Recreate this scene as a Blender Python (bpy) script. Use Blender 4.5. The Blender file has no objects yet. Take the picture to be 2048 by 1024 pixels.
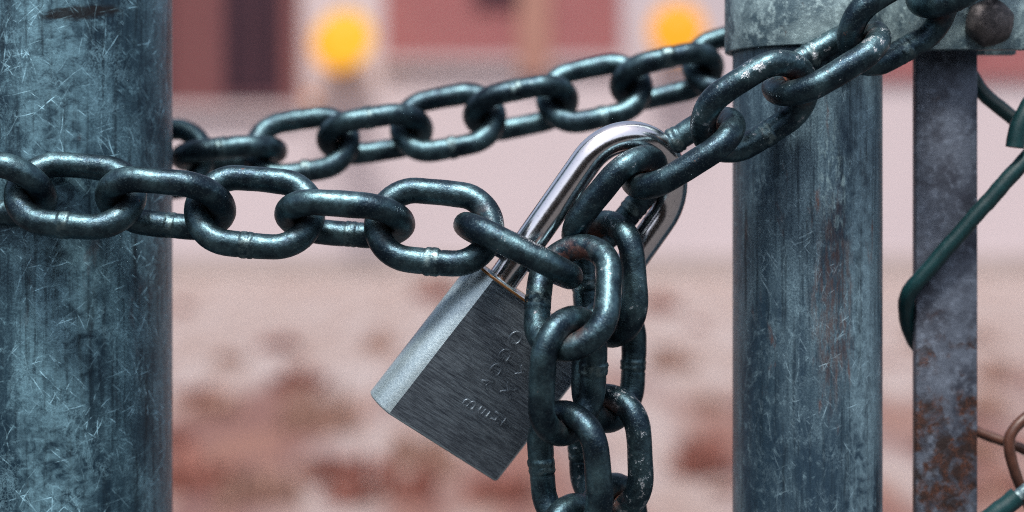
import bpy, bmesh, math, random
from mathutils import Vector, Matrix
R = math.radians
rng = random.Random(7)
SC = bpy.context.scene
COL = SC.collection

# ------------------------------------------------------------------ camera, world, sun, exposure
CAM_H = 1.0          # height of the lens above the ground (m)
U = 0.00017          # one unit of the working grid on the focus plane (m)
DP = 3235.0          # focus distance in grid units (0.55 m)
D = DP * U
cam_d = bpy.data.cameras.new("camera"); cam = bpy.data.objects.new("camera", cam_d); COL.objects.link(cam)
cam.location = (0, -D, CAM_H); cam.rotation_euler = (R(90), 0, 0)
cam_d.sensor_width = 36; cam_d.lens = 36 * DP / 2048.0
cam_d.shift_y = -85 / 2048.0
cam_d.clip_start = 0.02; cam_d.clip_end = 2000
cam_d.dof.use_dof = True; cam_d.dof.focus_distance = D - 0.004
cam_d.dof.aperture_fstop = cam_d.lens / 11.5
cam_d.dof.aperture_blades = 9; cam_d.dof.aperture_rotation = R(12)
SC.camera = cam

SUN_EL, SUN_AZ = R(63), R(188)      # azimuth from +Y clockwise: high behind the camera
world = bpy.data.worlds.new("World"); SC.world = world; world.use_nodes = True
wn = world.node_tree; wn.nodes.clear()
sky = wn.nodes.new("ShaderNodeTexSky"); sky.sky_type = 'NISHITA'; sky.sun_disc = False
sky.sun_elevation = SUN_EL; sky.sun_rotation = SUN_AZ; sky.dust_density = 4.0; sky.air_density = 1.0; sky.ozone_density = 1.0
hs = wn.nodes.new("ShaderNodeHueSaturation"); hs.inputs['Saturation'].default_value = 0.72
bg = wn.nodes.new("ShaderNodeBackground"); bg.inputs['Strength'].default_value = 0.105
wo = wn.nodes.new("ShaderNodeOutputWorld")
wn.links.new(sky.outputs[0], hs.inputs['Color']); wn.links.new(hs.outputs[0], bg.inputs[0]); wn.links.new(bg.outputs[0], wo.inputs[0])

sun_d = bpy.data.lights.new("sun", 'SUN'); sun = bpy.data.objects.new("sun", sun_d); COL.objects.link(sun)
sun_d.energy = 2.4; sun_d.angle = R(11); sun_d.color = (1.0, 0.95, 0.9)
sdir = Vector((math.sin(SUN_AZ) * math.cos(SUN_EL), math.cos(SUN_AZ) * math.cos(SUN_EL), math.sin(SUN_EL)))
sun.rotation_euler = sdir.to_track_quat('Z', 'Y').to_euler()
sun.location = (0, -3, 6)

SC.view_settings.view_transform = 'Standard'; SC.view_settings.look = 'None'
SC.view_settings.exposure = 0.95; SC.view_settings.gamma = 1.0; SC.view_settings.use_curve_mapping = False
SC.render.engine = 'CYCLES'
SC.cycles.use_denoising = False
SC.cycles.filter_width = 1.05
SC.cycles.use_adaptive_sampling = False
SC.cycles.max_bounces = 6; SC.cycles.sample_clamp_indirect = 4.0

# ------------------------------------------------------------------ helpers
def P(px, py, z=0.0):
    """grid position (px, py as seen on the focus plane) at z grid units towards the camera -> world point"""
    k = (DP - z) / DP * U
    return Vector(((px - 1024) * k, -z * U, CAM_H + (427 - py) * k))
def tag(o, label=None, cat=None, group=None, kind=None):
    if label: o["label"] = label
    if cat: o["category"] = cat
    if group: o["group"] = group
    if kind: o["kind"] = kind
    return o
def empty(name, loc, label, cat, group=None):
    o = bpy.data.objects.new(name, None); COL.objects.link(o); o.location = loc; o.empty_display_size = 0.02
    return tag(o, label, cat, group)
def link_obj(name, me, mat=None, parent=None, mw=None):
    o = bpy.data.objects.new(name, me); COL.objects.link(o)
    if mat is not None and not me.materials: me.materials.append(mat)
    if mw is not None:
        if parent is not None:
            o.matrix_basis = parent_world(parent).inverted() @ mw
        else:
            o.matrix_basis = mw
    elif parent is not None:
        o.matrix_basis = parent_world(parent).inverted()
    if parent is not None: o.parent = parent
    return o
def parent_world(p):
    m = p.matrix_basis.copy()
    while p.parent is not None:
        p = p.parent; m = p.matrix_basis @ m
    return m
def mesh(name, verts, faces, smooth=None):
    me = bpy.data.meshes.new(name); me.from_pydata([tuple(v) for v in verts], [], faces); me.update()
    if smooth is not None:
        me.shade_smooth()
        if smooth < 180: me.set_sharp_from_angle(angle=R(smooth))
    return me
def bm_mesh(name, bm, smooth=None):
    me = bpy.data.meshes.new(name); bmesh.ops.recalc_face_normals(bm, faces=bm.faces); bm.to_mesh(me); bm.free()
    if smooth is not None:
        me.shade_smooth()
        if smooth < 180: me.set_sharp_from_angle(angle=R(smooth))
    return me
def add_box(bm, a, b):
    x0, y0, z0 = a; x1, y1, z1 = b
    v = [bm.verts.new(p) for p in ((x0,y0,z0),(x1,y0,z0),(x1,y1,z0),(x0,y1,z0),(x0,y0,z1),(x1,y0,z1),(x1,y1,z1),(x0,y1,z1))]
    for f in ((0,3,2,1),(4,5,6,7),(0,1,5,4),(1,2,6,5),(2,3,7,6),(3,0,4,7)): bm.faces.new([v[i] for i in f])
def box_mesh(name, a, b, bevel=0.0, seg=2):
    bm = bmesh.new(); add_box(bm, a, b)
    if bevel: bmesh.ops.bevel(bm, geom=list(bm.edges), offset=bevel, segments=seg, affect='EDGES', profile=0.5)
    return bm_mesh(name, bm, 40 if bevel else None)
def prism_mesh(name, poly, z0, z1, bevel=0.0, seg=2, smooth=40, caps=False):
    bm = bmesh.new()
    lo = [bm.verts.new((x, y, z0)) for x, y in poly]; hi = [bm.verts.new((x, y, z1)) for x, y in poly]
    n = len(poly)
    bm.faces.new(lo[::-1]); bm.faces.new(hi)
    for i in range(n): bm.faces.new((lo[i], lo[(i+1)%n], hi[(i+1)%n], hi[i]))
    bmesh.ops.recalc_face_normals(bm, faces=bm.faces)
    ed = list(bm.edges)
    if caps: ed = [e for e in ed if abs(e.verts[0].co.z-e.verts[1].co.z) < 1e-9]      # only the rims of the two ends
    if bevel: bmesh.ops.bevel(bm, geom=ed, offset=bevel, segments=seg, affect='EDGES', profile=0.5)
    return bm_mesh(name, bm, smooth)
def sweep(name, pts, rad, sides=16, closed=False, lump=None, attrs=None):
    """tube along pts; rad: float or list; lump(i, ang) -> radius factor"""
    n = len(pts); pts = [Vector(p) for p in pts]
    rr = rad if isinstance(rad, (list, tuple)) else [rad] * n
    T = []
    for i in range(n):
        a = pts[(i-1) % n] if (closed or i > 0) else pts[i]
        b = pts[(i+1) % n] if (closed or i < n-1) else pts[i]
        T.append((b - a).normalized())
    ref = Vector((0, 0, 1)) if abs(T[0].z) < 0.9 else Vector((1, 0, 0))
    Nn = [(ref - T[0] * ref.dot(T[0])).normalized()]
    for i in range(1, n):
        q = T[i-1].rotation_difference(T[i]); v = q @ Nn[-1]
        Nn.append((v - T[i] * v.dot(T[i])).normalized())
    verts, faces = [], []
    for i in range(n):
        B = T[i].cross(Nn[i])
        for j in range(sides):
            a = 2 * math.pi * j / sides; r = rr[i] * (lump(i, a) if lump else 1.0)
            verts.append(pts[i] + Nn[i] * (r * math.cos(a)) + B * (r * math.sin(a)))
    m = n if closed else n - 1
    for i in range(m):
        k = (i + 1) % n
        for j in range(sides):
            l = (j + 1) % sides
            faces.append((i*sides+j, i*sides+l, k*sides+l, k*sides+j))
    if not closed:
        faces.append(tuple(range(sides))[::-1]); faces.append(tuple((n-1)*sides + j for j in range(sides)))
    return mesh(name, verts, faces, 60)
def spline(pts, step):
    """Catmull-Rom resample"""
    pts = [Vector(p) for p in pts]; out = []
    q = [2*pts[0]-pts[1]] + pts + [2*pts[-1]-pts[-2]]
    for i in range(1, len(q)-2):
        p0, p1, p2, p3 = q[i-1:i+3]; n = max(2, int((p2-p1).length/step))
        for k in range(n):
            t = k/n
            out.append(0.5*((2*p1)+(p2-p0)*t+(2*p0-5*p1+4*p2-p3)*t*t+(3*p1-p0-3*p2+p3)*t**3))
    out.append(pts[-1]); return out

# ------------------------------------------------------------------ material mini language
class MT:
    def __init__(s, name):
        s.m = bpy.data.materials.new(name); s.m.use_nodes = True; s.t = s.m.node_tree
        s.b = s.t.nodes["Principled BSDF"]; s.L = s.t.links.new
        s.tc = s.t.nodes.new("ShaderNodeTexCoord"); s.oi = None
    def n(s, k): return s.t.nodes.new(k)
    def put(s, sock, v):
        if isinstance(v, bpy.types.NodeSocket): s.L(v, sock)
        elif isinstance(v, (tuple, list)) and len(v) == 3 and sock.type == 'RGBA': sock.default_value = (*v, 1)
        else: sock.default_value = v
    def co(s, scale=(1,1,1), rot=(0,0,0), rand=0.0, src=None):
        v = src or s.tc.outputs['Object']
        if rand:
            if not s.oi: s.oi = s.n("ShaderNodeObjectInfo")
            mu = s.n("ShaderNodeMath"); mu.operation = 'MULTIPLY'; s.L(s.oi.outputs['Random'], mu.inputs[0]); mu.inputs[1].default_value = rand
            ad = s.n("ShaderNodeVectorMath"); ad.operation = 'ADD'; s.L(v, ad.inputs[0]); s.L(mu.outputs[0], ad.inputs[1]); v = ad.outputs[0]
        mp = s.n("ShaderNodeMapping"); s.L(v, mp.inputs[0]); mp.inputs['Rotation'].default_value = rot
        mp.inputs['Scale'].default_value = scale if isinstance(scale, (tuple, list)) else (scale,)*3
        return mp.outputs[0]
    def noise(s, co, scale=1.0, detail=4.0, rough=0.55, dist=0.0):
        t = s.n("ShaderNodeTexNoise"); s.L(co, t.inputs['Vector']); t.inputs['Scale'].default_value = scale
        t.inputs['Detail'].default_value = detail; t.inputs['Roughness'].default_value = rough; t.inputs['Distortion'].default_value = dist
        return t.outputs['Fac']
    def noisec(s, co, scale=1.0, detail=2.0):
        t = s.n("ShaderNodeTexNoise"); s.L(co, t.inputs['Vector']); t.inputs['Scale'].default_value = scale; t.inputs['Detail'].default_value = detail
        return t.outputs['Color']
    def voro(s, co, scale=1.0, feat='F1', rnd=1.0, out='Distance', dim='3D'):
        t = s.n("ShaderNodeTexVoronoi"); t.voronoi_dimensions = dim; t.feature = feat; s.L(co, t.inputs['Vector']); t.inputs['Scale'].default_value = scale
        t.inputs['Randomness'].default_value = rnd
        return t.outputs[out]
    def math(s, op, a, b=0.0, clamp=False):
        t = s.n("ShaderNodeMath"); t.operation = op; t.use_clamp = clamp; s.put(t.inputs[0], a); s.put(t.inputs[1], b); return t.outputs[0]
    def warp(s, co, scale, amt):
        c = s.noisec(co, scale); sb = s.n("ShaderNodeVectorMath"); sb.operation = 'SUBTRACT'; s.L(c, sb.inputs[0]); sb.inputs[1].default_value = (.5,.5,.5)
        m = s.n("ShaderNodeVectorMath"); m.operation = 'SCALE'; s.L(sb.outputs[0], m.inputs[0]); m.inputs['Scale'].default_value = amt
        a = s.n("ShaderNodeVectorMath"); a.operation = 'ADD'; s.L(co, a.inputs[0]); s.L(m.outputs[0], a.inputs[1]); return a.outputs[0]
    def step(s, f, lo, hi):
        t = s.n("ShaderNodeMapRange"); t.interpolation_type = 'SMOOTHSTEP'; s.put(t.inputs['Value'], f)
        s.put(t.inputs['From Min'], lo); s.put(t.inputs['From Max'], hi); return t.outputs[0]
    def mix(s, f, a, b):
        t = s.n("ShaderNodeMix"); t.data_type = 'RGBA'; s.put(t.inputs['Factor'], f); s.put(t.inputs[6], a); s.put(t.inputs[7], b); return t.outputs[2]
    def attr(s, name, typ='GEOMETRY'):
        t = s.n("ShaderNodeAttribute"); t.attribute_type = typ; t.attribute_name = name; return t.outputs['Fac']
    def bump(s, h, strength=0.3, dist=0.001):
        t = s.n("ShaderNodeBump"); t.inputs['Strength'].default_value = strength; t.inputs['Distance'].default_value = dist; s.L(h, t.inputs['Height']); s.L(t.outputs[0], s.b.inputs['Normal'])
    def set(s, **k):
        for a, v in k.items():
            s.put(s.b.inputs[{'color':'Base Color','rough':'Roughness','metal':'Metallic','spec':'Specular IOR Level','coat':'Coat Weight','coatr':'Coat Roughness','emit':'Emission Color','estr':'Emission Strength','trans':'Transmission Weight','aniso':'Anisotropic','alpha':'Alpha'}[a]], v)
        return s.m
def plain(name, c, rough=0.6, metal=0.0, var=0.12, scale=6.0):
    t = MT(name); f = t.noise(t.co(scale), 1.0, 5)
    d = tuple(x*(1-var*2) for x in c); l = tuple(min(1, x*(1+var)) for x in c)
    t.set(color=t.mix(f, d, l), rough=rough, metal=metal); return t.m

def scratches(t, co_list):
    """sum of thin random dashes; co_list of (coords, scale, width)"""
    tot = None
    for co, width in co_list:
        d = t.voro(co, 1.0, dim='2D')
        m = t.step(d, width, width*0.35)
        tot = m if tot is None else t.math('MAXIMUM', tot, m)
    return tot

# --- chain steel
def mat_chain():
    t = MT("chain_steel"); k = 1000.0
    co = t.co(k, rand=5.0)
    wear = t.attr("wear", 'OBJECT'); weld = t.attr("weld"); con = t.attr("contact")
    big = t.noise(co, 0.09, 4, 0.6); mid = t.noise(co, 0.35, 5, 0.65); fine = t.noise(co, 1.7, 3, 0.6)
    c = t.mix(t.step(big, 0.35, 0.68), (0.014,0.028,0.042), (0.080,0.148,0.172))
    c = t.mix(t.math('MULTIPLY', t.step(fine, 0.52, 0.75), 0.5), c, (0.19,0.27,0.28))
    c = t.mix(t.math('MULTIPLY', t.step(mid, 0.56, 0.40), 0.35), c, (0.022,0.032,0.045))
    c = t.mix(t.math('MULTIPLY', weld, t.step(mid, 0.45, 0.6)), c, (0.13,0.19,0.20))
    th = t.math('SUBTRACT', 0.87, t.math('MULTIPLY', wear, 0.24))
    chip = t.step(t.math('ADD', t.math('MULTIPLY', mid, 0.75), t.math('MULTIPLY', big, 0.42)), th, t.math('ADD', th, 0.05))
    chip = t.math('MULTIPLY', chip, t.step(fine, 0.36, 0.55))
    c = t.mix(chip, c, (0.42,0.45,0.48))
    rz = t.noise(t.co(k, rot=(0.4,0.2,0), rand=9.0), 0.16, 6, 0.7)
    rust = t.math('ADD', t.step(rz, 0.68, 0.76), t.math('MULTIPLY', t.math('MULTIPLY', con, wear), t.step(rz, 0.40, 0.56)), True)
    c = t.mix(t.math('MULTIPLY', rust, 0.9), c, t.mix(fine, (0.05,0.012,0.008), (0.24,0.07,0.025)))
    rough = t.math('ADD', t.math('MULTIPLY', mid, 0.28), t.math('MULTIPLY', rust, 0.3)); rough = t.math('ADD', rough, 0.25)
    h = t.math('ADD', t.math('MULTIPLY', mid, 0.9), t.math('MULTIPLY', fine, 0.14)); h = t.math('ADD', h, t.math('MULTIPLY', chip, -0.4))
    t.bump(t.math('ADD', h, t.math('MULTIPLY', big, 1.2)), 0.42, 0.0007)
    return t.set(color=c, rough=rough, metal=t.math('SUBTRACT', 0.92, t.math('MULTIPLY', rust, 0.8), True), spec=0.5)

def mat_post(name, seed, dark, light, rust_amt, scr_amt, stain=None, smear=None, sheen=None):
    t = MT(name)
    # unrolled cylinder coordinates: (angle*radius, height)
    o = t.tc.outputs['Object']
    sx = t.n("ShaderNodeSeparateXYZ"); t.L(o, sx.inputs[0])
    ang = t.math('ARCTAN2', sx.outputs[0], t.math('MULTIPLY', sx.outputs[1], -1.0))
    cb = t.n("ShaderNodeCombineXYZ"); t.L(t.math('MULTIPLY', ang, 0.036), cb.inputs[0]); t.L(sx.outputs[2], cb.inputs[1]); cb.inputs[2].default_value = seed
    uv = cb.outputs[0]
    k = 1000.0
    base = t.co(k, src=uv)
    big = t.noise(t.co((k,k*0.35,k), src=uv), 0.05, 5, 0.6, 0.4)
    mid = t.noise(base, 0.22, 6, 0.7, 0.6); fine = t.noise(base, 1.3, 4, 0.7)
    strk = t.noise(t.co((k, k*0.05, k), src=uv), 0.45, 4, 0.6)
    c = t.mix(t.step(big, 0.38, 0.62), dark, tuple(0.5*a+0.5*b for a, b in zip(dark, light)))
    c = t.mix(t.math('MULTIPLY', t.step(strk, 0.48, 0.66), 0.8), c, tuple(0.5*a for a in dark))
    c = t.mix(t.math('MULTIPLY', t.step(mid, 0.52, 0.7), 0.55), c, light)
    c = t.mix(t.step(fine, 0.60, 0.42), c, t.mix(0.65, c, dark))
    wv = t.warp(t.co((k, k*0.6, k), src=uv), 0.10, 3.0)
    wisp = None
    for q, (fs_, lo_) in enumerate(((0.30, 0.012), (0.55, 0.016), (0.17, 0.008))):
        nz = t.noise(wv, fs_, 3+q, 0.6, 0.9)
        ln = t.step(t.math('ABSOLUTE', t.math('SUBTRACT', nz, 0.5)), lo_*2.2, lo_*0.5)
        wisp = ln if wisp is None else t.math('MAXIMUM', wisp, ln)
    wmask = t.step(t.noise(base, 0.06, 5, 0.7, 0.5), 0.46, 0.66)
    c = t.mix(t.math('MULTIPLY', t.math('MULTIPLY', wisp, wmask), scr_amt*0.35), c, tuple(min(1, x*1.5+0.05) for x in light))
    drk = t.noise(t.co((k, k*0.10, k), rot=(0,0,0.06), src=uv), 0.16, 5, 0.65, 0.4)
    c = t.mix(t.math('MULTIPLY', t.step(drk, 0.56, 0.70), 0.85), c, tuple(0.35*a for a in dark))
    if sheen:                                            # upright sheen painted into the colour, broken up by streak noise
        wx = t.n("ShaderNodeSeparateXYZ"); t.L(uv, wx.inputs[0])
        q = t.math('DIVIDE', t.math('SUBTRACT', wx.outputs[0], sheen[0]), sheen[1])
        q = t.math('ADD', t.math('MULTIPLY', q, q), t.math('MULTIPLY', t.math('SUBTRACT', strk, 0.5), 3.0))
        c = t.mix(t.math('MULTIPLY', t.math('MULTIPLY', t.step(q, 1.3, 0.0), t.step(mid, 0.36, 0.58)), sheen[2]), c, light)
    if smear:                                           # dark rubbed smear
        sm = t.n("ShaderNodeSeparateXYZ"); t.L(uv, sm.inputs[0])
        ex = t.math('SUBTRACT', sm.outputs[0], smear[0]); ez = t.math('SUBTRACT', t.math('SUBTRACT', sm.outputs[1], smear[1]), t.math('MULTIPLY', ex, 0.16))
        gs = t.math('ADD', t.math('POWER', t.math('DIVIDE', ex, smear[2]), 2.0), t.math('POWER', t.math('DIVIDE', ez, smear[3]), 2.0))
        gs = t.math('ADD', gs, t.math('MULTIPLY', t.math('SUBTRACT', t.noise(t.co((k*0.4, k, k), src=uv), 0.5, 4, 0.7), 0.5), 2.4))
        c = t.mix(t.math('MULTIPLY', t.step(gs, 1.3, 0.3), 0.92), c, (0.008,0.007,0.008))
    if stain:                                           # run-down stain with its own shape: rust tongue and chalky drips
        sz = t.n("ShaderNodeSeparateXYZ"); t.L(uv, sz.inputs[0])
        da = t.math('SUBTRACT', sz.outputs[0], t.math('ADD', stain[0], t.math('MULTIPLY', t.math('SUBTRACT', t.noise(base, 0.05, 3), 0.5), 0.012)))
        dz = t.math('SUBTRACT', sz.outputs[1], stain[1])
        g = t.math('ADD', t.math('POWER', t.math('DIVIDE', da, stain[2]), 2.0), t.math('POWER', t.math('DIVIDE', dz, stain[3]), 2.0))
        tong = t.step(t.math('ADD', g, t.math('MULTIPLY', t.math('SUBTRACT', strk, 0.5), 2.2)), 1.25, 0.1)
        tong = t.math('MULTIPLY', tong, t.step(t.noise(t.co((k, k*0.22, k), src=uv), 0.5, 6, 0.75), 0.40, 0.60))
        c = t.mix(t.math('MULTIPLY', tong, 0.6), c, t.mix(mid, (0.030,0.014,0.012), (0.16,0.065,0.035)))
        dz2 = t.math('SUBTRACT', sz.outputs[1], stain[4])
        g2 = t.math('ADD', t.math('POWER', t.math('DIVIDE', da, 0.009), 2.0), t.math('POWER', t.math('DIVIDE', dz2, 0.022), 2.0))
        drip = t.math('MULTIPLY', t.step(g2, 1.4, 0.3), t.step(t.noise(t.co((k, k*0.45, k), src=uv), 0.42, 6, 0.72, 0.5), 0.50, 0.66))
        c = t.mix(t.math('MULTIPLY', drip, 0.7), c, (0.30,0.44,0.47))
    sc = []
    for i, (a, ln, wd, den) in enumerate(((0.5,34,0.08,0.36),(-0.7,30,0.08,0.36),(1.25,24,0.09,0.40),(-0.25,40,0.08,0.34),(2.3,12,0.10,0.5),(0.12,60,0.07,0.34),(0.4,60,0.06,0.30),(-0.5,50,0.06,0.28),(0.8,40,0.06,0.26))):
        w = t.warp(t.co(k, rot=(0,0,a), src=uv), 0.06, 4.0)
        mp = t.n("ShaderNodeMapping"); t.L(w, mp.inputs[0]); mp.inputs['Scale'].default_value = (den, den/ln, 1); mp.inputs['Location'].default_value = (i*7.3, i*3.1, 0)
        sc.append((mp.outputs[0], wd))
    s = scratches(t, sc)
    patch = t.step(t.noise(base, 0.035, 4, 0.65), 0.44, 0.64)
    brk = t.step(t.noise(base, 0.22, 4, 0.7), 0.40, 0.60)
    s = t.math('MULTIPLY', s, t.math('MULTIPLY', t.math('ADD', patch, 0.22), brk), True)
    c = t.mix(t.math('MULTIPLY', s, scr_amt, True), c, tuple(min(1, x*1.7+0.08) for x in light))
    rz = t.noise(t.co((k, k*0.3, k), rot=(0,0,0.1), src=uv), 0.075, 6, 0.7, 0.5)
    rust = t.math('MULTIPLY', t.step(rz, 0.60, 0.72), rust_amt)
    c = t.mix(rust, c, t.mix(fine, (0.035,0.012,0.008), (0.19,0.062,0.028)))
    r = t.math('ADD', t.math('MULTIPLY', mid, 0.3), 0.28); r = t.math('ADD', r, t.math('MULTIPLY', rust, 0.25))
    h = t.math('ADD', t.math('MULTIPLY', mid, 0.6), t.math('MULTIPLY', fine, 0.3)); h = t.math('ADD', h, t.math('MULTIPLY', s, -0.5))
    t.bump(h, 0.35, 0.0006)
    return t.set(color=c, rough=r, metal=0.4, spec=0.5)

def mat_flat(name, dark, light, rust_amt, rust_z=None):
    t = MT(name); k = 1000.0; co = t.co(k)
    big = t.noise(co, 0.06, 5, 0.65, 0.5); mid = t.noise(co, 0.3, 6, 0.7); fine = t.noise(co, 1.6, 3, 0.7)
    c = t.mix(t.step(big, 0.35, 0.65), dark, tuple(0.5*a+0.5*b for a, b in zip(dark, light)))
    c = t.mix(t.math('MULTIPLY', t.step(mid, 0.48, 0.68), 0.7), c, light)
    c = t.mix(t.math('MULTIPLY', t.step(fine, 0.55, 0.75), 0.35), c, tuple(0.5*x for x in dark))
    rz = t.noise(t.co(k, rot=(0.3,0.5,0.1)), 0.11, 7, 0.72, 0.4)
    lo = 0.62
    if rust_z is not None:
        sx = t.n("ShaderNodeSeparateXYZ"); t.L(t.tc.outputs['Object'], sx.inputs[0])
        g = t.step(sx.outputs[2], rust_z[0], rust_z[1])
        lo = t.math('SUBTRACT', 0.63, t.math('MULTIPLY', g, 0.25))
        rust = t.math('MULTIPLY', t.step(rz, lo, t.math('ADD', lo, 0.18)), rust_amt)
    else:
        rust = t.math('MULTIPLY', t.step(rz, lo, lo+0.1), rust_amt)
    c = t.mix(rust, c, t.mix(t.math('MULTIPLY', t.step(fine, 0.40, 0.7), t.step(t.noise(t.co(k), 0.18, 5, 0.7), 0.42, 0.62)), (0.018,0.010,0.009), (0.15,0.05,0.022)))
    t.bump(t.math('ADD', mid, t.math('MULTIPLY', fine, 0.4)), 0.4, 0.0006)
    return t.set(color=c, rough=t.math('ADD', t.math('MULTIPLY', mid, 0.3), 0.35), metal=0.45)

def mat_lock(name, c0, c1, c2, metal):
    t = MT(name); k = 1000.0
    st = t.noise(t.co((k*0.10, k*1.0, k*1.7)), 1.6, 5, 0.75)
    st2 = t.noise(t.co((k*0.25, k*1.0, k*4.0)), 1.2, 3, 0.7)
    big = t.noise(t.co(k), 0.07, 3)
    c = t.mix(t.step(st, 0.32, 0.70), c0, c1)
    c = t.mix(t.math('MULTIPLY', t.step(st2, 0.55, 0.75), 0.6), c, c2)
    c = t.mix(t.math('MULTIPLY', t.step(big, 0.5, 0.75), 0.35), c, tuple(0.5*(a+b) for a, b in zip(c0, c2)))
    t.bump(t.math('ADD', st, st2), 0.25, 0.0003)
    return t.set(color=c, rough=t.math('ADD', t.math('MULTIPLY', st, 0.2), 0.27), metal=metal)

def mat_chrome():
    t = MT("polished_steel"); k = 1000.0
    n1 = t.noise(t.co(k), 0.5, 4)
    t.bump(n1, 0.05, 0.0004)
    c = t.mix(t.step(t.noise(t.co(k*1.0), 1.6, 3), 0.62, 0.74), (0.86,0.82,0.82), (0.35,0.33,0.33))
    return t.set(color=c, rough=t.math('ADD', t.math('MULTIPLY', n1, 0.12), 0.11), metal=1.0)

def mat_wire(name, a, b, rust=0.0):
    t = MT(name); k = 1000.0; f = t.noise(t.co(k), 0.3, 4); g = t.noise(t.co(k), 1.5, 3)
    c = t.mix(f, a, b); c = t.mix(t.math('MULTIPLY', t.step(g, 0.6, 0.75), 0.3), c, tuple(min(1, x*2+0.05) for x in b))
    t.bump(t.math('ADD', f, t.math('MULTIPLY', g, 0.3)), 0.25, 0.0006)
    return t.set(color=c, rough=0.42, spec=0.5)

M = {}
M['chain'] = mat_chain()
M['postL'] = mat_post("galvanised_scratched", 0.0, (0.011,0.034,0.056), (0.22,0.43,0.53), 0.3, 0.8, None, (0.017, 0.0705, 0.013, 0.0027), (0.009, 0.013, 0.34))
M['postR'] = mat_post("galvanised_streaked", 3.7, (0.022,0.050,0.080), (0.27,0.43,0.51), 0.8, 0.4, (0.006, -0.030, 0.011, 0.040, 0.010), None, (0.022, 0.010, 0.35))
M['clamp'] = mat_flat("galvanised_clamp", (0.05,0.095,0.125), (0.50,0.68,0.70), 0.7)
M['bar'] = mat_flat("weathered_bar", (0.028,0.034,0.050), (0.15,0.185,0.24), 1.0, (CAM_H-0.005, CAM_H-0.09))
M['bolt'] = mat_flat("rusty_bolt", (0.014,0.014,0.017), (0.20,0.18,0.18), 1.0)
M['lock'] = mat_lock("satin_steel", (0.30,0.40,0.45), (0.62,0.76,0.80), (0.20,0.25,0.29), 0.7); M['lock_face'] = mat_lock("brushed_dark_face", (0.095,0.12,0.155), (0.44,0.54,0.61), (0.018,0.022,0.034), 0.7); M['chrome'] = mat_chrome()  # one brushed steel; the sides' light and the face's shade sit in its colours
M['brass'] = plain("worn_brass_edge", (0.55,0.28,0.12), 0.35, 0.9, 0.2, 900)
M['green'] = mat_wire("green_coated_wire", (0.002,0.020,0.023), (0.006,0.048,0.054))
M['brown'] = mat_wire("rusty_wire", (0.03,0.012,0.009), (0.10,0.04,0.025))

# ------------------------------------------------------------------ ground and background buildings
def bgx(px, dist): return (px - 1024) * U * (dist + D) / D
def bgz(py, dist): return CAM_H + (427 - py) * U * (dist + D) / D

def mat_ground():
    """pale gravel, ever more covered by russet leaf litter towards the gate"""
    t = MT("gravel_and_litter"); co = t.co(1.0)
    sx = t.n("ShaderNodeSeparateXYZ"); t.L(t.tc.outputs['Object'], sx.inputs[0])
    near = t.step(sx.outputs[1], 15.0, 5.5)
    a = t.noise(t.co((1.0, 0.13, 1.0)), 1.9, 3, 0.5, 0.0); b = t.noise(t.co((1, 0.2, 1), rot=(0,0,0.15)), 3.2, 4, 0.6, 0.4); f = t.noise(co, 22, 5, 0.7)
    c = t.mix(t.math('MULTIPLY', t.step(b, 0.4, 0.62), 0.7), (0.27,0.225,0.22), (0.20,0.135,0.115))
    lo = t.math('SUBTRACT', 0.70, t.math('MULTIPLY', near, 0.32))
    lit = t.step(a, lo, t.math('ADD', lo, 0.16))
    c = t.mix(t.math('MULTIPLY', lit, 0.9), c, t.mix(t.step(b, 0.35, 0.65), (0.085,0.024,0.022), (0.16,0.07,0.05)))
    c = t.mix(t.math('MULTIPLY', t.step(f, 0.5, 0.7), 0.3), c, (0.18,0.125,0.105))
    t.bump(f, 0.6, 0.02)
    return t.set(color=c, rough=0.9)
def mat_asphalt():
    t = MT("asphalt"); f = t.noise(t.co(1.0), 60, 6, 0.7); b = t.noise(t.co(1.0), 1.2, 4)
    c = t.mix(f, (0.03,0.03,0.032), (0.075,0.072,0.075)); c = t.mix(t.math('MULTIPLY', b, 0.5), c, (0.045,0.042,0.042))
    t.bump(f, 0.6, 0.006)
    return t.set(color=c, rough=0.85)
M['ground'] = mat_ground(); M['asphalt'] = mat_asphalt()
S = 900.0
g = link_obj("ground", mesh("ground", [(-S,-S,0),(S,-S,0),(S,S,0),(-S,S,0)], [(0,1,2,3)]), M['ground']); tag(g, kind="structure")
ap = link_obj("asphalt_path", mesh("asphalt_path", [(-40,-14,0.004),(40,-14,0.004),(40,3.4,0.004),(-40,3.4,0.004)], [(0,1,2,3)]), M['asphalt']); tag(ap, kind="structure")

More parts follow.
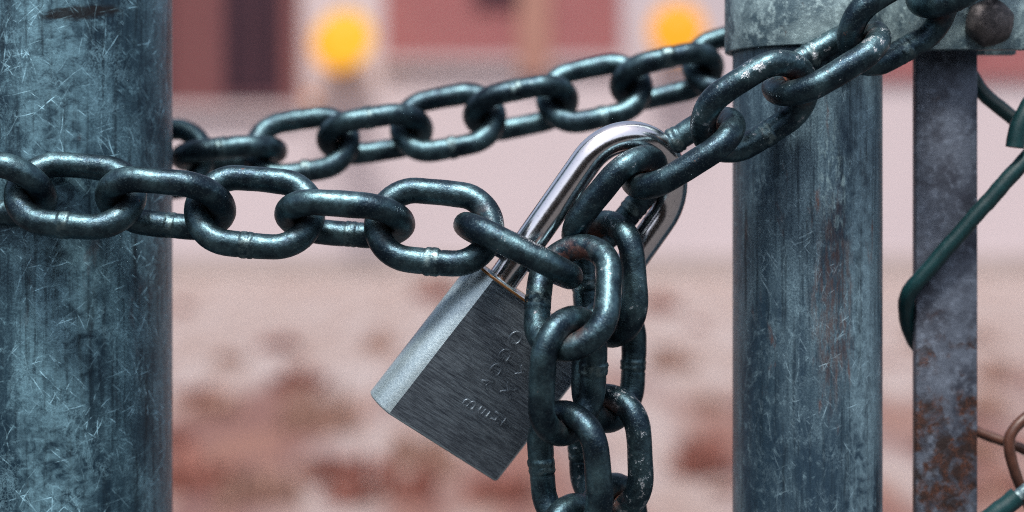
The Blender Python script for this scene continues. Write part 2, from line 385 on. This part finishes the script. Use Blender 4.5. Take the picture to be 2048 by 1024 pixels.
BD = 25.0
M['render_wall'] = plain("pale_render", (0.42,0.365,0.385), 0.85, 0, 0.05, 0.6)
M['cool_wall'] = plain("grey_render", (0.37,0.335,0.37), 0.85, 0, 0.05, 0.6)
M['stone_trim'] = plain("stone_trim", (0.36,0.30,0.31), 0.8, 0, 0.06, 2)
M['plinth'] = plain("plinth_stone", (0.30,0.25,0.24), 0.85, 0, 0.1, 1.5)
M['tan'] = plain("tan_pilaster", (0.27,0.135,0.105), 0.8, 0, 0.08, 2)
M['dark_glass'] = plain("dark_glass", (0.022,0.010,0.018), 0.5, 0, 0.2, 1)
M['dark_glass'].node_tree.nodes["Principled BSDF"].inputs['Specular IOR Level'].default_value = 0.15
M['frame'] = plain("maroon_frame", (0.10,0.03,0.04), 0.5, 0, 0.1, 3)
def mat_brick(name, k, m):
    t = MT(name); br = t.n("ShaderNodeTexBrick"); co = t.co(1.0, rot=(R(90),0,0)); t.L(co, br.inputs['Vector'])
    br.inputs['Scale'].default_value = 1.0; br.inputs['Brick Width'].default_value = 0.22; br.inputs['Row Height'].default_value = 0.075; br.inputs['Mortar Size'].default_value = 0.01
    br.inputs['Color1'].default_value = (0.20*k,0.045*k,0.052*k,1); br.inputs['Color2'].default_value = (0.25*k,0.07*k,0.072*k,1); br.inputs['Mortar'].default_value = (0.28*m,0.17*m,0.16*m,1)
    c = t.mix(t.math('MULTIPLY', t.noise(t.co(1.0), 0.7, 4), 0.5), br.outputs[0], (0.17*k,0.035*k,0.045*k))
    return t.set(color=c, rough=0.85)
M['brick'] = mat_brick("red_brick", 1.0, 1.0); M['maroon'] = mat_brick("maroon_brick", 0.55, 0.35)

bld = empty("brick_building", (0, BD, 0), "red brick building with pale rendered ground floor and lamps, blurred behind the chains", "building")
def part(name, a, b, mat, parent=bld, bevel=0.0):
    return link_obj(name, box_mesh(name, a, b, bevel), mat, parent)
TOP = 8.5
xL0, x600, x770, x1240 = bgx(-700, BD), bgx(600, BD), bgx(770, BD), bgx(1240, BD)
zl, zm, zr = bgz(208, BD), bgz(113, BD), bgz(160, BD)
xr = bgx(1500, BD)
part("wall", (-16, BD, 0), (16, BD+8, TOP), M['render_wall'])
part("plinth", (-16.02, BD-0.12, 0), (16.02, BD-0.002, 0.34), M['plinth'])
part("brick_panel", (-15.9, BD-0.10, zl), (x600, BD-0.002, TOP-0.4), M['maroon'])
part("brick_panel", (x770, BD-0.10, zm), (x1240, BD-0.002, TOP-0.4), M['brick'])
part("brick_panel", (bgx(1660, BD), BD-0.10, zr), (15.9, BD-0.002, TOP-0.4), M['brick'])
part("string_course", (-15.95, BD-0.16, zl-0.14), (x600+0.05, BD-0.003, zl-0.005), M['stone_trim'])
part("string_course", (x770-0.05, BD-0.16, zm-0.14), (x1240+0.05, BD-0.003, zm-0.005), M['stone_trim'])
part("pilaster", (bgx(1035, BD), BD-0.17, zm-0.3), (bgx(1100, BD), BD-0.104, TOP-0.4), M['tan'])
part("grey_bay", (x1240+0.06, BD-0.05, 2.9), (bgx(1650, BD), BD-0.002, TOP-0.4), M['cool_wall'])
part("roof", (-16.3, BD-0.35, TOP), (16.3, BD+8.3, TOP+0.3), M['stone_trim'])
def window(x0, x1, z0, z1, yf):
    w = part("window", (x0, yf-0.03, z0), (x1, yf-0.002, z1), M['dark_glass'])
    bm = bmesh.new(); t = 0.07
    add_box(bm, (x0-t, yf-0.07, z0-t), (x0, yf-0.001, z1+t)); add_box(bm, (x1, yf-0.07, z0-t), (x1+t, yf-0.001, z1+t))
    add_box(bm, (x0+.001, yf-0.07, z0-t), (x1-.001, yf-0.001, z0)); add_box(bm, (x0+.001, yf-0.07, z1), (x1-.001, yf-0.001, z1+t))
    add_box(bm, ((x0+x1)/2-0.03, yf-0.06, z0+.001), ((x0+x1)/2+0.03, yf-0.031, z1-.001))
    link_obj("frame", bm_mesh("frame", bm), M['frame'], w)
window(bgx(455, BD), bgx(560, BD), zl+0.12, bgz(-60, BD), BD-0.10)
window(bgx(955, BD), bgx(1030, BD), bgz(5, BD), bgz(-190, BD), BD-0.10)
window(bgx(250, BD), bgx(330, BD), zl+0.3, bgz(-60, BD), BD-0.10)
window(bgx(1150, BD), bgx(1220, BD), bgz(-60, BD), bgz(-220, BD), BD-0.10)
window(bgx(1850, BD), bgx(1940, BD), bgz(90, BD), bgz(-120, BD), BD-0.10)

# wall lamps
def lamp_mat(name, c, s):
    t = MT(name); return t.set(color=(0.04,0.025,0.01), spec=0.1, emit=c, estr=s, rough=0.4)
M['glow_yellow'] = lamp_mat("glow_yellow", (1.0, 0.50, 0.035), 0.60)
M['glow_orange'] = lamp_mat("glow_orange", (1.0, 0.40, 0.02), 0.60)
M['glow_dim'] = lamp_mat("glow_dim", (1.0, 0.42, 0.2), 0.4)
M['iron'] = plain("lamp_iron", (0.03,0.03,0.032), 0.5, 0.4)
def sphere(name, c, r, mat, parent, sq=1.0):
    bm = bmesh.new(); bmesh.ops.create_uvsphere(bm, u_segments=20, v_segments=12, radius=r)
    for v in bm.verts: v.co.z *= sq; v.co += Vector(c)
    return link_obj(name, bm_mesh(name, bm, 180), mat, parent)
def wall_lamp(globes, label, yw):
    cx = sum(g[0] for g in globes)/len(globes); cz = sum(g[1] for g in globes)/len(globes)
    e = empty("wall_lamp", (cx, yw, cz), label, "lamp", "lit lamps on the building")
    link_obj("wall_plate", box_mesh("wall_plate", (cx-0.07, yw-0.035, cz-0.30), (cx+0.07, yw-0.003, cz-0.05), 0.01), M['iron'], e)
    for gi, (gx, gz, r, m) in enumerate(globes):
        gy = yw - 0.52 - 0.92*gi
        link_obj("arm", sweep("arm", spline([(cx, yw-0.03, cz-0.22), (gx, (yw+gy)/2, cz-r-0.16), (gx, gy, gz-r-0.01)], 0.04), 0.018, 10), M['iron'], e)
        sphere("globe", (gx, gy, gz), r, m, e)
        link_obj("cap", prism_mesh("cap", [(gx+0.06*math.cos(i*math.pi/6), gy+0.06*math.sin(i*math.pi/6)) for i in range(12)], gz+r*0.96, gz+r+0.03), M['iron'], e)
LD = BD - 0.6
wall_lamp([(bgx(678, LD), bgz(86, LD), 0.43, M['glow_orange']), (bgx(703, LD), bgz(85, LD), 0.40, M['glow_yellow'])], "double yellow globe lamp glowing on the building, left of the chain gap", BD)
wall_lamp([(bgx(1355, LD), bgz(60, LD), 0.43, M['glow_orange'])], "single orange globe lamp glowing just left of the right gate post", BD-0.05)
wall_lamp([(bgx(622, LD), bgz(196, LD), 0.10, M['glow_dim'])], "faint orange lamp below the double yellow lamp", BD)

def mat_leaf(name, a, b):
    t = MT(name); return t.set(color=t.mix(t.noise(t.co(1.0), 14, 4), a, b), rough=0.7)
M['twig'] = plain("twig_bark", (0.08,0.045,0.035), 0.8)
# low tufts of dry russet plants scattered over the ground behind the gate
M['tuft_a'] = mat_leaf("russet_tuft", (0.17,0.055,0.045), (0.28,0.115,0.085)); M['tuft_b'] = mat_leaf("tan_tuft", (0.25,0.13,0.10), (0.36,0.23,0.185))
def tuft_mesh(seed, n, mat):
    r = random.Random(seed); vs, fs = [], []
    for i in range(n):
        a = r.uniform(0, 2*math.pi); q = 0.5*math.sqrt(r.random()); h = (1-q*1.2)*r.uniform(0.55, 1.0); lean = r.uniform(0.1, 0.5)
        b = Vector((q*math.cos(a), q*math.sin(a), 0)); d = Vector((math.cos(a)*lean*h*0.6, math.sin(a)*lean*h*0.6, h)); sd = Vector((-math.sin(a+r.uniform(-1,1)), math.cos(a+r.uniform(-1,1)), 0))*r.uniform(0.025, 0.05)
        k = len(vs); vs += [b-sd, b+sd, b+d*0.6+sd*1.3, b+d, b+d*0.6-sd*1.3]; fs.append((k, k+1, k+2, k+3, k+4))
    me = mesh("tuft", vs, fs); me.materials.append(mat); return me
TM = [tuft_mesh(21, 80, M['tuft_a']), tuft_mesh(22, 80, M['tuft_b']), tuft_mesh(23, 90, M['tuft_a']), tuft_mesh(24, 80, M['tuft_b'])]
tr = random.Random(5)
spots = [(560,700,0.30),(640,860,0.42),(700,960,0.40),(430,830,0.30),(400,980,0.36),(520,1000,0.36),(870,600,0.40),(905,640,0.26),(1320,620,0.36),(1340,740,0.30),(1400,950,0.30),(760,700,0.22),(600,780,0.34),(840,930,0.32),(1000,1000,0.30),(1420,820,0.22),(1880,900,0.25),(1990,760,0.24)]
spots += [(tr.uniform(350, 2040), tr.uniform(600, 1030), tr.uniform(0.12, 0.28)) for _ in range(26)]
cv, cf, cm = [], [], []
for i, (px, py, w_) in enumerate(spots):
    dist = CAM_H*D/((py-427)*U) - D
    me = TM[i % 4]; ww = w_*(0.6+0.04*dist); hh = ww*tr.uniform(0.5, 1.0); a = tr.uniform(0, 6.28); b = len(cv)
    cv += [(bgx(px, dist)+ww*(v.co.x*math.cos(a)-v.co.y*math.sin(a)), dist+ww*(v.co.x*math.sin(a)+v.co.y*math.cos(a)), hh*v.co.z) for v in me.vertices]
    for p in me.polygons: cf.append(tuple(b+k for k in p.vertices)); cm.append(i % 2)
me = mesh("ground_cover", cv, cf); me.materials.append(M['tuft_a']); me.materials.append(M['tuft_b']); me.polygons.foreach_set("material_index", cm)
for m_ in TM: bpy.data.meshes.remove(m_)
tag(link_obj("ground_cover", me), "low dry russet plants covering the ground behind the gate, far out of focus", "plants", kind="stuff")

# unseen hedge added behind the camera to block front light, dark in the shackle
def blocker_hedge(y0, x0, x1, h, dep):
    r = random.Random(11)
    e = empty("hedge", ((x0+x1)/2, y0-dep/2, 0), "tall dark clipped hedge along the path, facing the gate", "hedge")
    vs, fs = [], []
    for i in range(16000):
        x = r.uniform(x0, x1); q = r.random()
        if q < 0.72: y = y0 - abs(r.gauss(0, 0.10)); z = r.uniform(0.05, h)
        else: y = y0 - r.uniform(0, dep); z = h - abs(r.gauss(0, 0.08))
        z += 0.12*math.sin(x*1.3)*z/h
        c = Vector((x, y, z)); s_ = r.uniform(0.035, 0.07)
        n = Vector((r.gauss(0,1), r.gauss(0.5,1), r.gauss(0.3,1))).normalized(); u = n.orthogonal().normalized(); v = n.cross(u)
        b = len(vs); vs += [c-u*s_, c-v*s_*0.6, c+u*s_, c+v*s_*0.6]; fs.append((b,b+1,b+2,b+3))
    link_obj("foliage", mesh("foliage", vs, fs), M['hedge_leaf'], e)
    link_obj("branch_core", box_mesh("branch_core", (x0+0.1, y0-dep+0.1, 0), (x1-0.1, y0-0.16, h-0.14), 0.1), M['twig'], e)
M['hedge_leaf'] = mat_leaf("hedge_leaves", (0.012,0.028,0.018), (0.035,0.06,0.035))
blocker_hedge(-4.6, -7, 11, 2.3, 1.0)

# ------------------------------------------------------------------ posts
def cyl_post(name, cx_px, cz, r, mat, label):
    c = P(cx_px, 427, cz)
    e = empty(name, (c.x, c.y, 0), label, "post")
    n = 160; top = 1.75
    zs = [0.0] + [0.02 + (top-0.04)*i/40 for i in range(41)] + [top]
    vs, fs = [], []
    for z in zs:
        for j in range(n):
            a = 2*math.pi*j/n; vs.append((r*math.cos(a), r*math.sin(a), z-CAM_H))
    for i in range(len(zs)-1):
        for j in range(n): fs.append((i*n+j, i*n+(j+1)%n, (i+1)*n+(j+1)%n, (i+1)*n+j))
    link_obj("tube", mesh("tube", vs, fs, 180), mat, e, Matrix.Translation((c.x, c.y, CAM_H)))
    link_obj("cap", prism_mesh("cap", [(c.x+(r+0.002)*math.cos(2*math.pi*i/48), c.y+(r+0.002)*math.sin(2*math.pi*i/48)) for i in range(48)], top-0.03, top+0.012, 0.004), M['clamp'], e)
    return c
LPC, LPZ, LPR = 117, -315, 245
RPC, RPZ, RPR = 1614, -250, 159
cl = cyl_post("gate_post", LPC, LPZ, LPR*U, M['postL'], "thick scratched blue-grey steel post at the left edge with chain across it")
cr = cyl_post("gate_post", RPC, RPZ, RPR*U, M['postR'], "thinner streaked galvanised post right of the padlock, under the bolted clamp")

# ------------------------------------------------------------------ clamp, bolt, flat bar
clamp = empty("post_clamp", P(RPC, 60, RPZ), "galvanised clamp band round the right post with tab bolted at top right", "clamp")
zb0, zb1 = P(1614, 88, -72).z, P(1614, -62, -72).z
def strap(sign):
    """plan polyline in grid units relative to the post centre (x right, y away)"""
    ro, th = RPR + 17, 15; tt = 30
    xe = 464
    g = 40                              # half gap between the two tabs
    a_end = math.asin((g+tt)/ro)
    outer = []; inner = []
    N = 40
    for i in range(N+1):
        a = math.pi - (math.pi - a_end*1.55) * i/N
        outer.append((ro*math.cos(a), ro*math.sin(a))); inner.append(((ro-th)*math.cos(a), (ro-th)*math.sin(a)))
    x0 = outer[-1][0]
    outer += [(x0+22, g+tt+8), (x0+48, g+tt+1), (x0+70, g+tt), (xe-14, g+tt), (xe, g+tt-5)]
    inner += [(x0+6, g+4), (x0+40, g+0.5), (x0+70, g), (xe-14, g), (xe, g)]
    pts = outer + inner[::-1]
    return [((x)*U, -sign*y*U) for x, y in pts]
def strap_mesh(name, sign):
    poly = strap(sign)
    bm = bmesh.new(); n = len(poly); h = n//2
    lo = [bm.verts.new((x, y, zb0)) for x, y in poly]; hi = [bm.verts.new((x, y, zb1)) for x, y in poly]
    for i in range(n): bm.faces.new((lo[i], lo[(i+1)%n], hi[(i+1)%n], hi[i]))
    for i in range(h-1):
        j = n-1-i
        bm.faces.new((lo[i], lo[i+1], lo[j-1], lo[j])); bm.faces.new((hi[i], hi[i+1], hi[j-1], hi[j]))
    bmesh.ops.recalc_face_normals(bm, faces=bm.faces)
    ed = [e for e in bm.edges if len(e.link_faces) == 2 and e.calc_face_angle() > R(60)]
    bmesh.ops.bevel(bm, geom=ed, offset=3.0*U, segments=2, affect='EDGES', profile=0.5)
    return bm_mesh(name, bm, 40)
link_obj("front_strap", strap_mesh("front_strap", 1), M['clamp'], clamp, Matrix.Translation((cr.x, cr.y, 0)))
link_obj("rear_strap", strap_mesh("rear_strap", -1), M['clamp'], clamp, Matrix.Translation((cr.x, cr.y, 0)))
# bolt with hexagon head on the front tab
ztab = RPZ + 70
bc = P(1977, 46, ztab)
def hexbolt():
    r = 54*U; bm = bmesh.new(); rings = []
    prof = [(1.0, 0.0), (1.0, 14), (0.95, 22), (0.86, 28), (0.72, 33), (0.50, 37), (0.25, 39), (0.08, 39.5)]
    n = 36
    for k, (f, z) in enumerate(prof):
        ring = []
        for j in range(n):
            a = 2*math.pi*j/n + R(18); hx = math.cos(R(30))/math.cos(((a-R(18)) % R(60)) - R(30))
            mixf = 0.5 if f > 0.93 else 0.0 if f < 0.8 else 0.35
            q = r*f*(hx*mixf + (1-mixf)*0.93)
            ring.append(bm.verts.new((q*math.cos(a), -z*U, q*math.sin(a))))
        rings.append(ring)
    for k in range(len(rings)-1):
        for j in range(n): bm.faces.new((rings[k][j], rings[k][(j+1)%n], rings[k+1][(j+1)%n], rings[k+1][j]))
    bm.faces.new(rings[-1]); bm.faces.new(rings[0][::-1])
    return bm_mesh("bolt", bm, 35)
bolt = link_obj("bolt", hexbolt(), M['bolt'], clamp, Matrix.Translation(bc + Vector((0, -0.5*U, 0))))
bolt["label"] = "rusty hexagon bolt head on the clamp tab"
link_obj("bolt_shank", sweep("bolt_shank", [bc + Vector((0, 1*U, 0)), bc + Vector((0, 160*U, 0))], 22*U, 16), M['bolt'], bolt)
# flat tension bar between the straps
b0, b1 = P(1832, 427, RPZ), P(1956, 427, RPZ)
bar = link_obj("flat_bar", box_mesh("flat_bar", (b0.x, b0.y-0*U, 0.0), (b1.x, b0.y+34*U, zb1+0.06), 5*U, 2), M['bar'])
tag(bar, "flat rusting steel bar upright to the right of the right post", "bar")

# ------------------------------------------------------------------ chain
W_ = 26.0; RC = 69.0; LC = 230.0     # wire radius, end radius, centreline length (grid units)
def link_mesh(idx):
    r = random.Random(100+idx); sides = 20; half = (LC-2*RC)/2
    path = []; wf = []
    for i in range(29):                                # straight with weld (width side -)
        x = -half + 2*half*i/28; path.append((x, -RC)); wf.append(x)
    for i in range(1, 22): a = -math.pi/2 + math.pi*i/22; path.append((half+RC*math.cos(a), RC*math.sin(a))); wf.append(None)
    for i in range(9): path.append((half-2*half*i/8, RC)); wf.append(None)
    for i in range(1, 22): a = math.pi/2 + math.pi*i/22; path.append((-half+RC*math.cos(a), RC*math.sin(a))); wf.append(None)
    path = [(x, y*(1+0.085*(1-min(1, abs(x)/(half+RC))**2))) for x, y in path]      # sides bow outwards a little
    n = len(path); vs, fs, weld, con = [], [], [], []
    bx = r.uniform(-6, 6); ww = r.uniform(8, 16); wa = r.uniform(0.4, 1.1)
    ph = [r.uniform(0, 6.28) for _ in range(6)]
    for i, (x, y) in enumerate(path):
        a = Vector(path[(i+1)%n]) - Vector(path[i-1]);  t = Vector((a.x, a.y, 0)).normalized(); nn = Vector((t.y, -t.x, 0)); b = Vector((0,0,1))
        for j in range(sides):
            g = 2*math.pi*j/sides; rr = W_*(1+0.014*math.sin(2*g+ph[0]+0.03*x)+0.014*math.sin(0.045*x+0.06*y+ph[5])+0.008*math.sin(3*g+0.11*x-0.09*y))
            wl = 0.0
            if wf[i] is not None:
                q = abs(x-bx)/ww
                if q < 1: rr *= 1 + wa*(0.06+0.05*math.sin(2*g+ph[1])+0.03*math.sin(3*g+ph[4])+0.02*math.sin(5*g+ph[2]+x*0.2))*min(1, (1-q)*4); wl = min(1, (1-q)*3)
                elif q < 1.35: rr *= 1-0.045*(1-abs(q-1.15)/0.2) if abs(q-1.15) < 0.2 else 1
                if abs(x-bx-ww*0.2*math.sin(g*2+ph[3])) < 2.2: rr *= 0.965
            vs.append((Vector((x, y, 0)) + nn*(rr*math.cos(g)) + b*(rr*math.sin(g))) * U)
            weld.append(wl); con.append(max(0.0, min(1.0, (abs(x)-half-RC*0.55)/(RC*0.3))) * max(0.0, -math.cos(g)*1.0+0.35))
    for i in range(n):
        k = (i+1) % n
        for j in range(sides):
            l = (j+1) % sides; fs.append((i*sides+j, i*sides+l, k*sides+l, k*sides+j))
    me = mesh("link", vs, fs, 180)
    me.flip_normals()
    for nm, d in (("weld", weld), ("contact", con)):
        at = me.attributes.new(nm, 'FLOAT', 'POINT'); at.data.foreach_set("value", d)
    me.materials.append(M['chain']); return me
LM = [link_mesh(i) for i in range(11)]
chain = empty("chain", P(1024, 440, 0), "dark steel chain looped round both posts, its loose ends hanging beside the padlock", "chain")
TOW = Vector((0, -1, 0))
nlink = [0]
def add_link(p0, p1, roll, weld=-1, wear=0.15, vertical=False, slide=0.0):
    """a link spanning the contact points p0 -> p1 (world); roll from flat-to-camera, + turns its upper (right) rail to the camera"""
    ax = (p1-p0).normalized(); c = (p0+p1)/2 + ax*slide*U
    tow = (TOW - ax*TOW.dot(ax)).normalized()
    up = tow.cross(ax) if not vertical else tow.cross(ax)
    # make 'up' point up for level links and right for hanging ones
    key = Vector((1,0,0)) if vertical else Vector((0,0,1))
    if up.dot(key) < 0: up = -up
    u = up*math.cos(R(roll)) + tow*math.sin(R(roll))
    if weld > 0: u = -u
    w = ax.cross(u)
    mw = Matrix((( ax.x,u.x,w.x,c.x),(ax.y,u.y,w.y,c.y),(ax.z,u.z,w.z,c.z),(0,0,0,1)))
    o = link_obj("link", LM[nlink[0] % len(LM)], None, chain, mw); nlink[0] += 1
    o["wear"] = wear; return o

# front left run: contact points
A = [P(62,382,2), P(241,399,2), P(422,416,2), P(598,432,4), P(781,445,8), P(956,462,22), P(1116,541,38)]
Arolls = [-37, 54, -28, 66, -22, 86]
for i in range(6): add_link(A[i], A[i+1], Arolls[i], -1, [0.15,0.2,0.2,0.2,0.3,0.62][i])
# hanging front end
B = [P(1150,533,22), P(1141,655,98), P(1132,849,60), P(1146,1036,52), P(1140,1222,50)]
add_link(B[0], B[1], 28, -1, 0.55, True); add_link(B[1], B[2], -46, 1, 0.3, True); add_link(B[2], B[3], 44, -1, 0.25, True); add_link(B[3], B[4], -46, 1, 0.2, True)
# right run rising from the shackle
Rr = [P(1290,352,-20), P(1440,258,-8), P(1579,170,0), P(1725,80,-14), P(1866,0,-40)]
for i, (ro, we, wr) in enumerate(((-68, 1, 0.6), (36, -1, 0.85), (-68, 1, 0.85), (36, -1, 0.6))): add_link(Rr[i], Rr[i+1], ro, we, wr)
# its loose end: through the shackle, then hanging behind
S1 = [P(1170,480,-75), P(1292,330,-35)]
add_link(S1[0], S1[1], 58, -1, 0.65)
Cc = [P(1212,478,-72), P(1222,638,-62), P(1216,817,-60), P(1224,995,-60), P(1220,1173,-60)]
for i, (ro, we, wr) in enumerate(((50, -1, 0.75), (-45, 1, 0.35), (40, -1, 0.95), (-45, 1, 0.6))): add_link(Cc[i], Cc[i+1], ro, we, wr, True)
# far run behind the posts
zD = -632
Dx = [531+146*k for k in range(-2, 8)]
Dy = [326,315,302,280,258,231,201,170,137,101]
Dp = [P(x, y, zD) for x, y in zip(Dx, Dy)]
for i in range(len(Dp)-1):
    add_link(Dp[i], Dp[i+1], [-14, 81, -30, 60, -32, 58, -32, 58, -32][i], [-1,1,-1,1,-1,1,-1,1,-1][i], 0.1)
# wrap round the left post (out of view)
cx, cy = cl.x, cl.y; rad = 320*U
a0 = math.atan2(-(A[0].y-cy), A[0].x-cx); a1 = 2*math.pi + math.atan2(-(Dp[0].y-cy), Dp[0].x-cx)
pts = [A[0]]
for k in range(1, 6):
    f = k/6; a = a0 + (a1-a0)*f
    pts.append(Vector((cx+rad*math.cos(a), cy-rad*math.sin(a), A[0].z + (Dp[0].z-A[0].z)*f)))
pts.append(Dp[0])
for k in range(6): add_link(pts[k], pts[k+1], 50 if k % 2 == 0 else -40, -1, 0.15)
# over the clamp and back behind the right post (out of view)
loop = spline([Rr[-1], P(1985,-108,-70), P(2075,-165,-190), P(2080,-190,-360), P(1985,-150,-520), P(1850,-50,-610), Dp[-1]], 20*U)
tot = sum((loop[i+1]-loop[i]).length for i in range(len(loop)-1)); nl = max(1, round(tot/(179*U))); stepl = tot/nl
pts = [loop[0]]; acc = 0.0
for i in range(1, len(loop)):
    acc += (loop[i]-loop[i-1]).length
    if acc >= stepl*len(pts) - 1e-7 and len(pts) < nl: pts.append(loop[i])
pts.append(loop[-1])
for k in range(len(pts)-1): add_link(pts[k], pts[k+1], -66 if k % 2 == 0 else 34, 1 if k % 2 == 0 else -1, 0.4)

# ------------------------------------------------------------------ padlock
O = P(777, 829, 12)                                        # lower left ridge of the front face
tE = P(989, 963, -129) - O                                  # its lower edge, running right and away
lo_, hi_ = 0.0, 300.0
for _ in range(40):                                        # the lock leans towards the camera so that its edges stay square
    md_ = (lo_+hi_)/2; aE = P(989, 556, 12+md_) - O
    if aE.dot(tE) > 0: lo_ = md_
    else: hi_ = md_
FW, FH = tE.length/U, aE.length/U
tV, aV = tE.normalized(), aE.normalized()
nV = aV.cross(tV)
if nV.y > 0: nV = -nV                                      # out of the lettered face, towards the camera
TH = 54.0
cB = O + tV*(FW/2*U) - nV*(TH*U)                           # centre of the underside
def frame(o):
    x, y, z = tV, nV*-1, aV
    return Matrix(((x.x,y.x,z.x,o.x),(x.y,y.y,z.y,o.y),(x.z,y.z,z.z,o.z),(0,0,0,1)))
MW = frame(cB)
lock = empty("padlock", cB, "brushed steel padlock with bright shackle hanging tilted between two chain ends", "padlock")
hw = FW/2
s35, c35 = math.sin(R(35)), math.cos(R(35))
half = []
for i in range(9):
    th_ = R(35) + R(55)*i/8; half.append((-hw - 26*(math.sin(th_)-s35)/(1-s35), -TH*math.cos(th_)/c35))
prof = half + [(x, -y) for x, y in half[-2::-1]]
prof = prof + [(-x, y) for x, y in prof[::-1]]
body = link_obj("body", prism_mesh("body", [(x*U, y*U) for x, y in prof], 0, FH*U, 5.0*U, 3, 30, True), M['lock'], lock, MW)
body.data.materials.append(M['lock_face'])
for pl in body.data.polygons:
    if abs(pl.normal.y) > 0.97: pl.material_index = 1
# thin orange metal edge round the top
er = []
for x, y in prof[:]:
    er.append(Vector((x*1.002*U, y*1.01*U, (FH-1.6)*U)))
me = sweep("worn_edge", [Vector((p.x, p.y, p.z)) for p in er], 2.6*U, 6, True)
link_obj("worn_edge", me, M['brass'], body, MW)
SEP, SR = 226.0, 32.0
hs_ = SEP/2; Hs = 296.0
sp = [(-hs_, -30)] + [(-hs_, Hs*i/10) for i in range(11)]
for i in range(1, 36): a = math.pi - math.pi*i/36; sp.append((hs_*math.cos(a), Hs + hs_*math.sin(a)))
sp += [(hs_, Hs - Hs*i/10) for i in range(11)] + [(hs_, -30)]
link_obj("shackle", sweep("shackle", [Vector(((x+13-0.055*max(0, z))*U, 0, (FH+z)*U)) for x, z in sp], SR*U, 40), M['chrome'], lock, MW)
for sx in (-1, 1):
    link_obj("shackle_collar", sweep("shackle_collar", [Vector(((sx*hs_+13)*U + 35*U*math.cos(i*math.pi/14), 35*U*math.sin(i*math.pi/14), (FH+0.5)*U)) for i in range(28)], 2.6*U, 6, True), M['lock'], body, MW)
# stamped lettering on the front: lines run along the lock axis
def stamp(txt, x, z, size):
    cu = bpy.data.curves.new("lettering", 'FONT'); cu.body = txt; cu.size = size*U; cu.extrude = 0.6*U; cu.bevel_depth = 0.7*U; cu.bevel_resolution = 1; cu.offset = -0.6*U
    cu.space_character = 1.15
    tmp = bpy.data.objects.new("tmp", cu); COL.objects.link(tmp)
    dg = bpy.context.evaluated_depsgraph_get(); dg.update()
    me = bpy.data.meshes.new_from_object(tmp.evaluated_get(dg)); bpy.data.objects.remove(tmp); me.name = "lettering"
    me.materials.clear()
    # text x -> lock axis, text y -> towards the left chamfer
    m = Matrix(((0,-1,0,x*U),(0,0,-1,-(TH+0.4)*U),(1,0,0,z*U),(0,0,0,1)))
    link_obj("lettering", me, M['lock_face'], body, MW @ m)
for ch, x, z, sz in (("B",134,88,50),("A",134,143,44),("D",132,176,44),("D",128,210,46),("O",124,248,48),("E",172,92,46),("H",204,96,40),("T",232,98,40),("X",190,152,54),("Y",192,200,54)): stamp(ch, -hw+x+14, z+6, sz*0.86)

# ------------------------------------------------------------------ wire mesh of the gate
fence = empty("wire_mesh", P(2060, 560, RPZ), "green and rusty wire mesh hooked round the flat bar at the right edge", "wire mesh")
zf = RPZ
def wire(name, pts, r, mat, sides=14, step=14, rr=None):
    q = spline([P(*p) for p in pts], step*U)
    rad = r*U
    if rr: rad = [U*(r + (rr-r)*i/(len(q)-1)) for i in range(len(q))]
    ph_ = rng.uniform(0, 6)
    return link_obj(name, sweep(name, q, rad, sides, lump=lambda i, a: 1+0.05*math.sin(0.9*i+ph_)*math.sin(a+ph_)+0.03*math.sin(2.3*i+2*a)), mat, fence)
wire("wire", [(2200,150,zf+30), (2048,322,zf+46), (1950,432,zf+40), (1880,512,zf+30), (1838,560,zf+20), (1815,592,zf+2), (1812,625,zf-22), (1822,665,zf-48), (1838,694,zf-60), (1870,730,zf-62)], 17.5, M['green'])
wire("wire", [(1880,60,zf-75), (1930,130,zf-62), (1965,184,zf-45), (2010,224,zf-30), (2060,262,zf-12), (2140,330,zf+0)], 16, M['green'])
wire("wire_end", [(2085,175,zf+48), (2058,212,zf+56), (2038,250,zf+60), (2030,295,zf+60)], 19, M['green'])
wire("wire", [(1900,838,zf-55), (1962,866,zf-52), (2010,884,zf-45), (2060,905,zf-40), (2150,960,zf-30)], 11.5, M['brown'])
wire("wire", [(2110,800,zf-10), (2060,828,zf), (2028,858,zf+8), (2018,885,zf+10), (2024,925,zf+8), (2042,975,zf), (2070,1040,zf-10)], 12, M['brown'])
wire("wire", [(1900,1110,zf+10), (1985,1032,zf+22), (2020,1005,zf+26), (2036,992,zf+28)], 21, M['green'])
wire("wire_core", [(2030,997,zf+27), (2060,972,zf+30), (2150,900,zf+30)], 13, M['clamp'])
